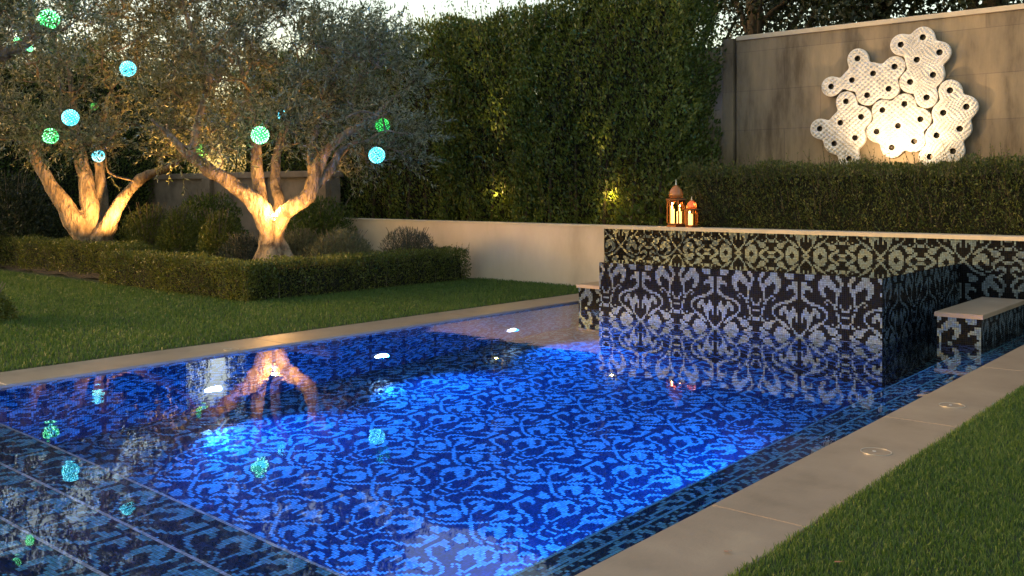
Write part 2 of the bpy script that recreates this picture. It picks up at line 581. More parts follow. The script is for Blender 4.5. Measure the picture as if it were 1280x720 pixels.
# underwater lamps on the left wall
for k, Y in enumerate((4.88, 6.91, 9.08)):
    lab = ['underwater lamp shining in the pool wall, nearest to the long pool steps',
           'underwater lamp in the pool wall, middle one of three',
           'underwater lamp in the pool wall below the bare beige wall, nearest the spa'][k]
    e = empty('pool_light', (XL, Y, -1.35), lab, 'pool light', 'underwater lights along the pool wall')
    pts = lambda x, r, n=20: [(x, Y + r * math.cos(2 * PI * i / n), -1.35 + r * math.sin(2 * PI * i / n)) for i in range(n)]
    mb = MB(); n = 20
    mb.add(pts(XL + .02, .09), [tuple(range(n))])
    mb.build('lens', M['lens'], e)
    mb = MB()
    mb.add(pts(XL + .002, .125) + pts(XL + .03, .115) + pts(XL + .03, .092),
           [(i + r * n, (i + 1) % n + r * n, (i + 1) % n + (r + 1) * n, i + (r + 1) * n) for r in (0, 1) for i in range(n)])
    mb.build('ring', M['steel'], e)


def lamp(kind, name, loc, energy, col, target=None, size=.05, cone=None, blend=.6):
    L = bpy.data.lights.new(name, kind)
    L.energy = energy
    L.color = col
    if kind in ('SPOT', 'POINT'): L.shadow_soft_size = size
    if cone: L.spot_size = math.radians(cone); L.spot_blend = blend
    o = bpy.data.objects.new(name, L)
    o.location = loc
    if target is not None:
        o.rotation_euler = (Vector(target) - Vector(loc)).to_track_quat('-Z', 'Y').to_euler()
    COL.objects.link(o)
    return o


for Y in (4.88, 6.91, 9.08):
    lamp('SPOT', 'pool_lamp', (XL + .06, Y, -1.33), 340, (.002, .19, 1.0), (XL + 3, Y - .1, -1.2), .06, 118, .8)

for k, Y in enumerate((4.2, 6.4)):
    lamp('SPOT', 'pool_lamp', (L2 - .06, Y, -1.2), 175, (.002, .19, 1.0), (L2 - 3, Y, -1.15), .06, 150, .7)

# ------------------------------------------------------------------ spa, tiled wall, benches
spa = empty('raised_spa', (-4.965, SF, 0), 'raised spa clad in black and silver damask mosaic, brimful of still water', 'spa')
tw = M['tile_wet']
a = tiles('t', (SX0, SF, -DEP), E1, E3, SX1 - SX0, DEP + SZ, tw, i0=-5)
c = tiles('t', (SX1, SF, -DEP), E2, E3, YB - SF, DEP + SZ, tw)
d = tiles('t', (SX0, YB, -DEP), (0, -1, 0), E3, YB - SF, DEP + SZ, tw)
join_tiles('mosaic_shell', [a, c, d], spa)
mb = MB()
mb.box(SX0 + .004, SX0 + .16, SF + .004, YB, -.2, SZ - .004)
mb.box(SX1 - .16, SX1 - .004, SF + .004, YB, -.2, SZ - .004)
mb.box(SX0 + .161, SX1 - .161, SF + .004, SF + .16, -.2, SZ - .004)
mb.box(SX0 + .161, SX1 - .161, SF + .161, YB, -.2, .1)
mb.build('inner_basin', simple('black_glass', (.006, .007, .01), .15), spa)
mb = MB()
mb.add([(SX0, SF, SZ + .004), (SX1, SF, SZ + .004), (SX1, YB, SZ + .004), (SX0, YB, SZ + .004)], [(0, 1, 2, 3)])
tag(mb.build('spa_water', M['spa_water']), kind='structure')

wl = empty('tiled_wall', (-3.0, YB, 0), 'long low wall of black and silver damask mosaic behind the spa', 'wall')
tiles('mosaic_face', (-8.39, YB, 0), E1, E3, 10.39, WH - .05, tw, wl, i0=9, j0=20)
mb = MB(); mb.box(-8.39, 2.0, YB + .004, YB + .25, 0, WH - .052); mb.build('wall_core', M['plaster'], wl)
mb = MB(); mb.bevbox(-8.40, 2.0, YB - .03, YB + .30, WH - .05, WH, .006); mb.build('cap', M['capstone'], wl)

gw = empty('garden_wall', (-12, YB, 0), 'plain beige rendered low wall behind the lawn and clipped hedge', 'wall')
mb = MB(); mb.box(-17.0, -8.395, YB, YB + .25, 0, WH - .03); mb.build('render_face', M['plaster'], gw)
mb = MB(); mb.bevbox(-17.0, -8.405, YB - .012, YB + .27, WH - .03, WH, .006); mb.build('cap', M['capstone'], gw)


def bench(x0, x1, z, label):
    e = empty('tiled_bench', ((x0 + x1) / 2, 10.05, 0), label, 'bench', 'stone topped mosaic benches beside the spa')
    y0, y1 = 10.05, YB - .35
    a = tiles('t', (x0, y0, -.6), E1, E3, x1 - x0, .6 + z - .045, tw, i0=3)
    c = tiles('t', (x1, y0, -.6), E2, E3, y1 - y0, .6 + z - .045, tw)
    d = tiles('t', (x0, y1, -.6), (0, -1, 0), E3, y1 - y0, .6 + z - .045, tw)
    join_tiles('mosaic_base', [a, c, d], e)
    mb = MB(); mb.bevbox(x0 - .02, x1 + .02, y0 - .02, y1 + .02, z - .045, z, .006); mb.build('stone_top', M['stone'], e)


bench(-2.93, -2.52, .305, 'stone topped mosaic bench in the water at the right of the spa')
bench(-7.36, -6.98, .305, 'stone topped mosaic bench half hidden at the left of the spa by the lawn')

# ------------------------------------------------------------------ concrete wall
YC = 14.0
cw = empty('concrete_wall', (-3, YC, 0), 'tall weathered concrete wall carrying the lit white wall sculpture', 'wall')
ztop = 1.5 + .1775 * YC
x_l = onY(921, 100, YC)[0]
mb = MB(); mb.box(x_l, 8.0, YC, YC + .3, 0, ztop - .07); mb.build('wall_panel', M['concrete'], cw)
mb = MB(); mb.bevbox(x_l + .002, 8.0, YC - .03, YC + .33, ztop - .07, ztop, .01); mb.build('cap', M['capstone'], cw)
xp = onY(903, 100, YC - .05)[0]
mb = MB(); mb.box(xp, x_l - .04, YC - .05, YC + .35, 0, ztop - .03)
mb.box(x_l - .04, x_l, YC + .06, YC + .3, 0, ztop - .06)
mb.build('pilaster', M['concrete'], cw)
mb = MB(); mb.box(xp - 1.3, xp - .004, YC + .10, YC + .34, 0, ztop - .12)
mb.build('return_pier', M['plaster'], cw)

# terrace of soil behind the low walls
mb = MB(); mb.box(-17, 6, YB + .26, 16, .1, WH - .06)
tag(mb.build('terrace_soil', M['soil']), kind='structure')
# mounded planting bed behind the clipped hedges
mb = MB()
nx, ny = 24, 12
for j in range(ny + 1):
    for i in range(nx + 1):
        x = -21 + (21 - 11.2) * i / nx; y = 7.75 + (YB - .02 - 7.75) * j / ny
        e = min(i, nx - i, 3) / 3 * min(j, 2) / 2
        mb.v.append((x, y, .03 + .3 * e + .03 * math.sin(i * 2.1 + j)))
for j in range(ny):
    for i in range(nx):
        a = j * (nx + 1) + i
        mb.f.append((a, a + 1, a + nx + 2, a + nx + 1))
tag(mb.build('planting_bed', M['soil'], smooth=True), kind='structure')

bw = empty('boundary_wall', (-18, 12.7, 0), 'brownish boundary wall with pilasters, glimpsed behind the olive trunks', 'wall')
mb = MB(); mb.box(-24, -15.7, 12.75, 13.0, 0, 1.82); mb.build('wall_face', M['boundary'], bw)
mb = MB(); mb.bevbox(-24, -15.65, 12.68, 13.06, 1.82, 1.95, .01); mb.build('cap', M['boundary'], bw)
for x in (-20.2, -18.1, -15.9):
    mb = MB(); mb.box(x - .16, x + .16, 12.64, 12.748, 0, 1.818); mb.build('pilaster', M['boundary'], bw)

# ------------------------------------------------------------------ wall sculpture: five seven-lobed ceramic panels
sc_ = empty('wall_sculpture', onY(1115, 125, YC), 'white ceramic wall sculpture of five pierced lobed panels lit from below', 'sculpture')
HOLES = [
 [(452,128),(551,95),(626,163),(524,196),(597,264),(494,296),(568,366)],
 [(257,191),(424,227),(327,258),(232,288),(138,317),(397,327),(300,356)],
 [(205,384),(273,453),(180,480),(87,507),(246,548),(152,574),(219,642)],
 [(369,423),(468,395),(439,494),(343,520),(540,464),(512,564),(411,592)],
 [(673,334),(747,408),(643,435),(717,507),(613,537),(686,608),(582,633)]]
PX = 1 / 3.6


def art_panel(holes, Yf, style, k):
    cs = []
    for hx_, hy_ in holes:
        w = onY(1000 + hx_ * PX, 20 + hy_ * PX, Yf)
        cs.append((w[0], w[2]))
    cs = np.array(cs)
    s = 13.0 / 1196 * PX            # metres per crop pixel, about
    R, Kk, rh = 48.5 * s, 17 * s, 14 * s
    g = .011
    x0, x1 = cs[:, 0].min() - .3, cs[:, 0].max() + .3
    z0, z1 = cs[:, 1].min() - .3, cs[:, 1].max() + .3
    xs = np.arange(x0, x1, g); zs = np.arange(z0, z1, g)
    X, Z = np.meshgrid(xs, zs)

    def sdf(x, z):
        d = np.sqrt((x[..., None] - cs[:, 0]) ** 2 + (z[..., None] - cs[:, 1]) ** 2)
        body = -Kk * np.log(np.exp(-d / Kk).sum(-1)) - R
        return body, np.maximum(body, rh - d.min(-1))
    _, D = sdf(X, Z)
    vid, V, F, E = {}, [], [], []

    def vert(key, x, z):
        if key not in vid:
            vid[key] = len(V); V.append((x, z))
        return vid[key]
    H, W = D.shape
    ins = D < 0
    anyin = ins[:-1, :-1] | ins[1:, :-1] | ins[:-1, 1:] | ins[1:, 1:]
    for j, i in zip(*np.nonzero(anyin)):
        cor = [(j, i), (j, i + 1), (j + 1, i + 1), (j + 1, i)]
        poly, cut = [], []
        for q in range(4):
            A, B = cor[q], cor[(q + 1) % 4]
            da, db = D[A], D[B]
            if da < 0: poly.append(vert(('c',) + A, xs[A[1]], zs[A[0]]))
            if (da < 0) != (db < 0):
                t = da / (da - db)
                kk = ('e',) + tuple(sorted((A, B)))
                v = vert(kk, xs[A[1]] + t * (xs[B[1]] - xs[A[1]]), zs[A[0]] + t * (zs[B[0]] - zs[A[0]]))
                poly.append(v); cut.append((len(poly) - 1, da < 0))
        if len(poly) >= 3:
            F.append(tuple(int(p) for p in poly))
            if len(cut) == 2:
                a_, b_ = cut
                if a_[1]: E.append((poly[a_[0]], poly[b_[0]]))
                else: E.append((poly[b_[0]], poly[a_[0]]))
    V = np.array(V)
    body, D2 = sdf(V[:, 0], V[:, 1])
    edge = np.clip(1 + D2 / .022, 0, 1) ** 2 * .014
    if style == 0:    # rows of rounded bumps
        bump = np.sin(V[:, 0] * 2 * PI / .082) * np.sin(V[:, 1] * 2 * PI / .070)
        bump = .026 * bump
    else:             # closer pebbly dimples
        bump = .019 * (np.sin(V[:, 0] * 2 * PI / .055 + 2 * np.sin(V[:, 1] * 21)) * np.sin(V[:, 1] * 2 * PI / .058 + 2 * np.sin(V[:, 0] * 19)))
    fade = np.clip(-D2 / .03, 0, 1)
    Yv = Yf + edge - bump * fade
    n = len(V)
    top = np.stack([V[:, 0], Yv, V[:, 1]], 1)
    bot = np.stack([V[:, 0], np.full(n, Yf + .07), V[:, 1]], 1)
    verts = np.vstack([top, bot])
    faces = list(F) + [(a, b, b + n, a + n) for a, b in E]
    me = bpy.data.meshes.new('panel')
    me.from_pydata(verts.tolist(), [], faces)
    me.polygons.foreach_set('use_smooth', np.array([len(f) != 4 or i < len(F) for i, f in enumerate(faces)], dtype=bool))
    me.update()
    p = link('panel', me, M['ceramic'], sc_)
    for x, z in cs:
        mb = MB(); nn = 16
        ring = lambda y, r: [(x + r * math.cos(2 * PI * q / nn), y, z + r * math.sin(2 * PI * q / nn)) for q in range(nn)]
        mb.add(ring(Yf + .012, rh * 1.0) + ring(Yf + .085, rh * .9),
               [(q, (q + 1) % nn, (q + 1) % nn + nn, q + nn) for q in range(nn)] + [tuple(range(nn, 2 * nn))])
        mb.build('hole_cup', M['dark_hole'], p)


for k, (hl, Yf, stl) in enumerate(zip(HOLES, (YC - .165, YC - .14, YC - .15, YC - .125, YC - .145), (1, 0, 0, 0, 1))):
    art_panel(hl, Yf, stl, k)


# ------------------------------------------------------------------ foliage tools
def unit(a):
    return a / (np.linalg.norm(a, axis=-1, keepdims=True) + 1e-9)


def leaf_arrays(pos, dirs, L, W, fold=.15):
    n = len(pos)
    dirs = unit(dirs)
    r = RNG.normal(size=(n, 3))
    side = unit(np.cross(dirs, r))
    nor = np.cross(side, dirs)
    L = np.broadcast_to(L, (n,))[:, None]; W = np.broadcast_to(W, (n,))[:, None]
    v = np.empty((n, 4, 3))
    v[:, 0] = pos
    v[:, 1] = pos + dirs * L * .45 + side * W * .5 + nor * W * fold
    v[:, 2] = pos + dirs * L
    v[:, 3] = pos + dirs * L * .45 - side * W * .5 + nor * W * fold
    return v.reshape(-1, 3), np.arange(n * 4).reshape(n, 4)


def leaves(name, pos, dirs, L, W, mat, parent=None):
    v, f = leaf_arrays(np.asarray(pos), np.asarray(dirs), L, W)
    return link(name, np_mesh(name, v, f), mat, parent)


def wob(p, seed, sc):
    """cheap smooth noise, about -1..1"""
    r = np.random.default_rng(seed)
    out = np.zeros(len(p))
    for k in range(5):
        w = r.normal(size=3) * sc * (1 + .6 * k)
        out += np.sin(p @ w + r.uniform(0, 6.3)) / (1 + .5 * k)
    return out / 2.2


def box_hedge(name, label, cat, p0, p1, width, z0, z1, mat, dens=2600, L=.03, W=.016, group=None, bulge=.05,
              upbias=.7, core=M['dark_leaf'], seed=1, sprig=0.0, depth=.07, topvar=None, corein=.09, ends=True):
    """a clipped hedge from p0 to p1 (its centre line), made of small leaves over a twiggy core"""
    p0, p1 = np.array(p0, float), np.array(p1, float)
    t = p1 - p0; ln = np.linalg.norm(t); t /= ln
    nrm = np.array([t[1], -t[0]])
    e = empty(name, (*((p0 + p1) / 2), z0), label, cat, group)
    H = z1 - z0
    fa = [(ln * H, 'f'), (ln * H, 'b'), (ln * width, 't'), (width * H, 's'), (width * H, 'e')]
    tot = sum(a for a, _ in fa)
    n = int(tot * dens)
    which = RNG.choice(5, size=n, p=np.array([a for a, _ in fa]) / tot)
    A, B, C = RNG.random(n), RNG.random(n), RNG.exponential(depth, n)
    s = A * ln; w = (B - .5) * width; h = B * H
    S = np.where(which <= 2, s, np.where(which == 3, C, ln - C))
    Wd = np.where(which == 0, width / 2 - C, np.where(which == 1, -width / 2 + C, np.where(which == 2, w, (A - .5) * width)))
    Hh = np.where(which == 2, H - C, h)
    nx = np.zeros((n, 3))
    nx[which == 0] = (*nrm, 0); nx[which == 1] = (*-nrm, 0); nx[which == 2] = (0, 0, 1)
    nx[which == 3] = (*-t, 0); nx[which == 4] = (*t, 0)
    pos = np.stack([p0[0] + t[0] * S + nrm[0] * Wd, p0[1] + t[1] * S + nrm[1] * Wd, z0 + Hh], 1)
    b = wob(pos, seed, 2.2) * bulge + wob(pos, seed + 9, 7) * bulge * .6
    pos += nx * b[:, None]
    if topvar is not None:
        f = np.array([topvar(q) for q in S])
        pos[:, 2] = z0 + (pos[:, 2] - z0) * f
    d = nx * .7 + np.array([0, 0, upbias]) + RNG.normal(size=(n, 3)) * .55
    sz = RNG.uniform(.7, 1.25, n)
    leaves('foliage', pos, d, L * sz, W * sz, mat, e)
    # twiggy core, uneven
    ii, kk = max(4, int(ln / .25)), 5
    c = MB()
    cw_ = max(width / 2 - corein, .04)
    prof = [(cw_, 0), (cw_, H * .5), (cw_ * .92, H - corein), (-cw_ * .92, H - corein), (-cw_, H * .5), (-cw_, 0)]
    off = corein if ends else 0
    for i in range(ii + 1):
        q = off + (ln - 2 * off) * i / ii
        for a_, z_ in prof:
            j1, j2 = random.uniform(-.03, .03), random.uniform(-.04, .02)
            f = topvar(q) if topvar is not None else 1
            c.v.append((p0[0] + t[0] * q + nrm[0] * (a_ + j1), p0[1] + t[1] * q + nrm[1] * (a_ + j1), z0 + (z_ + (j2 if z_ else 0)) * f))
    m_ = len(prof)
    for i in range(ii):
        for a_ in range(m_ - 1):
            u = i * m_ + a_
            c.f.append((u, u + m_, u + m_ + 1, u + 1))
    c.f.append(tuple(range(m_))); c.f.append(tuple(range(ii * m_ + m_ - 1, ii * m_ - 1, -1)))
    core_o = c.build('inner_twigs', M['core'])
    # little stems showing at the foot
    sb = MB()
    for q in np.arange(.1, ln, .22 if name == 'box_hedge' else 50):
        w_ = random.uniform(.45, .75) * width / 2
        x, y = p0 + t * q + nrm * w_
        sb.tube([(x, y, z0 - .02), (x + random.uniform(-.05, .05), y + random.uniform(-.05, .05), z0 + H * .55)], [.009, .004], 4)
    join_parts('inner_twigs', [core_o, sb.build('stems', M['twig'])], e)
    return e


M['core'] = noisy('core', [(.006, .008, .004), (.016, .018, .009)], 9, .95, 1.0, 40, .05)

# clipped box hedges edging the tree bed
box_hedge('box_hedge', 'clipped box hedge running along the lawn from its corner to the beige wall', 'hedge',
          (-11.15, 7.45), (-11.15, 11.75), .55, .02, .53, M['box_leaf'], 3600, .034, .018, 'clipped box hedges round the tree bed', seed=3)
box_hedge('box_hedge', 'clipped box hedge in front of the lit olive trunk, left of the hedge corner', 'hedge',
          (-15.0, 7.72), (-10.9, 7.68), .55, .02, .53, M['box_leaf'], 3600, .034, .018, 'clipped box hedges round the tree bed', seed=5)
box_hedge('box_hedge', 'darker set-back box hedge below the far left olive tree', 'hedge',
          (-21.0, 8.05), (-15.05, 8.2), .6, .02, .60, M['box_leaf'], 2400, .036, .018, 'clipped box hedges round the tree bed', seed=8)

# low fine-leaved hedge on the terrace below the sculpture
# tall shaggy hedges
TALL = 'tall hedges behind the low walls'


def add_shoots(e, p0, p1, width, z0, z1, topvar, dens, l0, l1, leafL, leafW, mat):
    """upright shoots standing proud of the clipped faces"""
    p0, p1 = np.array(p0), np.array(p1)
    t = p1 - p0; ln = np.linalg.norm(t); t /= ln
    nrm = np.array([t[1], -t[0]])
    pos, dr = [], []
    st = MB()
    for _ in range(int(ln * (z1 - z0) * dens)):
        q = random.uniform(0, ln)
        w_ = random.choice([width / 2 - .02, width / 2 - .08, random.uniform(-.4, .4) * width])
        zz = random.uniform(.05, 1) * (z1 - z0) * topvar(q)
        if abs(w_) < width * .4: zz = (z1 - z0) * topvar(q) - random.uniform(.1, .3)
        base = np.array([*(p0 + t * q + nrm * w_), z0 + zz])
        g = np.array([nrm[0] * .25, nrm[1] * .25, 1.0]) + RNG.normal(size=3) * .16
        g /= np.linalg.norm(g)
        L = random.uniform(l0, l1)
        for a_ in np.arange(.05, 1, 1.2 * leafL / L):
            pos.append(base + g * L * a_); dr.append(g * .6 + RNG.normal(size=3) * .6)
        pos.append(base + g * L); dr.append(g)
        st.tube([base, base + g * L], [.004, .0015], 3, False)
    sz = RNG.uniform(.7, 1.2, len(pos))
    join_parts('shoot_foliage', [leaves('shoots', pos, np.array(dr), leafL * sz, leafW * sz, mat), st.build('shoot_stems', M['darkbark'])], e)


def tall_hedge(label, p0, p1, width, z1, topvar, seed, dens=1500, z0=WH - .06):
    e = box_hedge('tall_hedge', label, 'hedge', p0, p1, width, z0, z1, M['hedge_leaf'], dens, .075, .034, TALL,
                  bulge=.14, upbias=1.0, seed=seed, depth=.2, topvar=topvar, corein=.38, ends=True)
    add_shoots(e, p0, p1, width, z0, z1, topvar, 22, .25, .55, .07, .026, M['hedge_leaf'])
    p0, p1 = np.array(p0), np.array(p1)
    t = p1 - p0; ln = np.linalg.norm(t); t /= ln
    nrm = np.array([t[1], -t[0]])
    sb = MB()
    for q in np.arange(.15, ln, .55):
        x, y = p0 + t * q + nrm * (width * .36)
        sb.tube([(x, y, z0 - .05), (x + random.uniform(-.1, .1), y + .1, z0 + 1.6)], [.035, .015], 6)
    sb.build('trunks', M['darkbark'], e)
    return e


for o in [o for o in bpy.data.objects if o.name.startswith('box_hedge')]:
    k = {'box_hedge': ((-11.15, 7.45), (-11.15, 11.75)), 'box_hedge.001': ((-15.0, 7.72), (-10.9, 7.68)), 'box_hedge.002': ((-21.0, 8.05), (-15.05, 8.2))}[o.name]
    add_shoots(o, k[0], k[1], .57, .02, .54, lambda q: 1.0, 240, .07, .17, .03, .013, M['box_leaf'])
fh = box_hedge('fine_hedge', 'fine leaved low hedge on the terrace under the white wall sculpture', 'hedge',
               (-7.3, 12.92), (1.6, 12.92), .72, WH - .05, 1.86, M['fine_leaf'], 3600, .042, .016, seed=13, bulge=.08, depth=.12, upbias=.8, corein=.14)
add_shoots(fh, (-7.3, 12.92), (1.6, 12.92), .74, WH - .05, 1.88, lambda q: 1.0, 130, .10, .30, .035, .012, M['fine_leaf'])


def tv(seed, base=1.0, amp=.05):
    return lambda q: base + amp * math.sin(q * 2.3 + seed) + amp * .7 * math.sin(q * 5.1 + seed * 2) + amp * .3 * math.sin(q * 11 + seed)


tall_hedge('tall shaggy green hedge rising behind the lanterns up to the concrete wall', (-10.75, 13.35), (-7.42, 13.35), 1.25, 4.95,
           lambda q: (.86 + .14 * min(1, q / .9)) + .03 * math.sin(q * 4 + 1) + .02 * math.sin(q * 9), 21)
tall_hedge('narrow tall hedge with yellowish lit leaves, left of the gap of sky', (-12.75, 13.45), (-10.65, 13.45), 1.2, 4.8, (lambda q: .97 - .16 * max(0, q - 1.65) / .45 + .02 * math.sin(q * 5)), 22)
tall_hedge('dark tall hedge behind the crown of the lit olive tree', (-20.5, 14.0), (-12.45, 13.5), 1.3, 4.6, tv(4, .99, .04), 23, 900)
tall_hedge('far left dark hedge behind the farther olive tree', (-23.5, 5.0), (-23.3, 14.2), 1.4, 4.9, tv(6, .97, .06), 24, 800, .02)


def shrub(name, label, cat, c, rx, rz, mat, n, L, W, up=.8, group=None, seed=0, blades=False):
    e = empty(name, (c[0], c[1], c[2]), label, cat, group)
    u = unit(RNG.normal(size=(n, 3)))
    u[:, 2] = np.abs(u[:, 2]) * 1.0 - .25
    r = RNG.random(n) ** .35
    pos = u * r[:, None] * np.array([rx, rx, rz]) + np.array([c[0], c[1], c[2] + rz * .25])
    b = wob(pos, seed, 5)
    pos += u * (b * .14 * rx)[:, None]
    keep = (pos[:, 2] > c[2] + .02) & (wob(pos, seed + 5, 9) > -.75)
    pos, u = pos[keep], u[keep]
    d = u * .6 + np.array([0, 0, up]) + RNG.normal(size=pos.shape) * .45
    sz = RNG.uniform(.7, 1.3, len(pos))
    fo = leaves('foliage', pos, d, L * sz, W * sz, mat)
    s = MB()
    for k in range(14):
        a_ = k * 2.4
        q = random.uniform(.3, .75)
        s.tube([(c[0], c[1], c[2] - .05), (c[0] + math.cos(a_) * rx * q * .5, c[1] + math.sin(a_) * rx * q * .5, c[2] + rz * .55),
                (c[0] + math.cos(a_) * rx * q, c[1] + math.sin(a_) * rx * q, c[2] + rz * 1.05)], [.02, .012, .004], 5)
    join_parts('foliage', [fo, s.build('stems', M['twig'])], e)
    return e


def at(px, d, z): 
    q = P(px, 240, d); return (q[0], q[1], z)


UP = 'upright green shrubs behind the box hedge'
shrub('green_shrub', 'upright green shrub behind the hedge, nearest the farther olive tree', 'shrub', at(222, 17.6, .25), .42, .95, M['box_leaf'], 5000, .045, .02, 1.0, UP, 1)
shrub('green_shrub', 'upright green shrub behind the hedge, middle one between the olive trunks', 'shrub', at(274, 17.0, .25), .46, .92, M['box_leaf'], 5000, .045, .02, 1.0, UP, 2)
shrub('green_shrub', 'low dark round shrub just left of the lit olive trunk', 'shrub', at(305, 16.2, .25), .42, .55, M['rosemary'], 4000, .045, .014, .7, UP, 3)
shrub('green_shrub', 'dim green shrub standing against the brown boundary wall', 'shrub', at(185, 19.0, .25), .6, 1.0, M['box_leaf'], 5000, .05, .02, 1.0, UP, 4)
shrub('sage_shrub', 'pale grey green feathery shrub just right of the lit olive trunk', 'shrub', at(425, 15.2, .25), .62, .62, M['sage_leaf'], 7000, .06, .012, 1.1, None, 5)
shrub('rosemary_shrub', 'dark grey green spiky shrub against the beige wall', 'shrub', at(512, 15.9, .22), .55, .66, M['rosemary'], 9000, .055, .008, 1.0, None, 6)
shrub('sage_shrub', 'small pale feathery shrub tucked behind the lit olive trunk', 'shrub', at(375, 16.6, .25), .45, .6, M['sage_leaf'], 4000, .06, .012, 1.1, None, 7)
shrub('green_shrub', 'tall dark shrub against the boundary wall, right of the lit olive trunk', 'shrub', at(398, 18.3, .25), .85, 1.15, M['hedge_leaf'], 9000, .06, .026, .9, UP, 14)
shrub('green_shrub', 'broad dark shrub against the boundary wall, left of the lit olive fork', 'shrub', at(262, 18.9, .25), .8, 1.25, M['hedge_leaf'], 8000, .06, .026, .9, UP, 15)
shrub('dark_shrub', 'big dark shrub at the far left below the hanging lights', 'shrub', at(15, 19.5, .1), 1.25, 1.75, M['dark_leaf'], 12000, .07, .03, .6, None, 8)
shrub('box_ball', 'clipped box ball on the lawn at the left edge', 'shrub', at(-22, 10.9, .02), .36, .42, M['box_leaf'], 5000, .035, .018, .4, None, 9)


# ------------------------------------------------------------------ trees
def spline(pts, n):
    """pts: rows of (x, y, z, r); Catmull-Rom resample"""
    p = np.array(pts, float)
    p = np.vstack([2 * p[0] - p[1], p, 2 * p[-1] - p[-2]])
    p[:, 3] = np.maximum(p[:, 3], .003)
    out = []
    for i in range(1, len(p) - 2):
        for t in np.linspace(0, 1, n, endpoint=False):
            a, b, c, d = p[i - 1], p[i], p[i + 1], p[i + 2]
            out.append(.5 * ((2 * b) + (-a + c) * t + (2 * a - 5 * b + 4 * c - d) * t * t + (-a + 3 * b - 3 * c + d) * t ** 3))
    out.append(p[-2])
    return np.array(out)


def solid(name, mb, mat, parent, voxel=.022, smooth=5):
    """grows the overlapping tubes into one continuous skin"""
    me = mb.mesh('tmp')
    o = bpy.data.objects.new('tmp', me)
    COL.objects.link(o)
    r = o.modifiers.new('r', 'REMESH'); r.mode = 'VOXEL'; r.voxel_size = voxel; r.adaptivity = 0
    s = o.modifiers.new('s', 'SMOOTH'); s.iterations = smooth; s.factor = .5
    dg = bpy.context.evaluated_depsgraph_get()
    me2 = bpy.data.meshes.new_from_object(o.evaluated_get(dg))
    bpy.data.objects.remove(o)
    # knobbly old bark
    n = len(me2.vertices)
    co = np.empty(n * 3, dtype=np.float32); me2.vertices.foreach_get('co', co)
    no = np.empty(n * 3, dtype=np.float32); me2.vertices.foreach_get('normal', no)
    co = co.reshape(-1, 3); no = no.reshape(-1, 3)
    h = np.array([mnoise.noise(Vector((x * 5, y * 5, z * 2.2))) + .5 * mnoise.noise(Vector((x * 14, y * 14, z * 5))) for x, y, z in co])
    h2 = np.array([mnoise.ridged_multi_fractal(Vector((x * 3, y * 3, z * 1.1)), 1, 2.1, 4, 1, 2) for x, y, z in co])
    co += no * (h * .024 - np.clip(h2 - 1.2, 0, 1) * .022)[:, None]
    me2.vertices.foreach_set('co', co.ravel().astype(np.float32))
    me2.polygons.foreach_set('use_smooth', np.ones(len(me2.polygons), dtype=bool))
    me2.update()
    return link(name, me2, mat, parent)


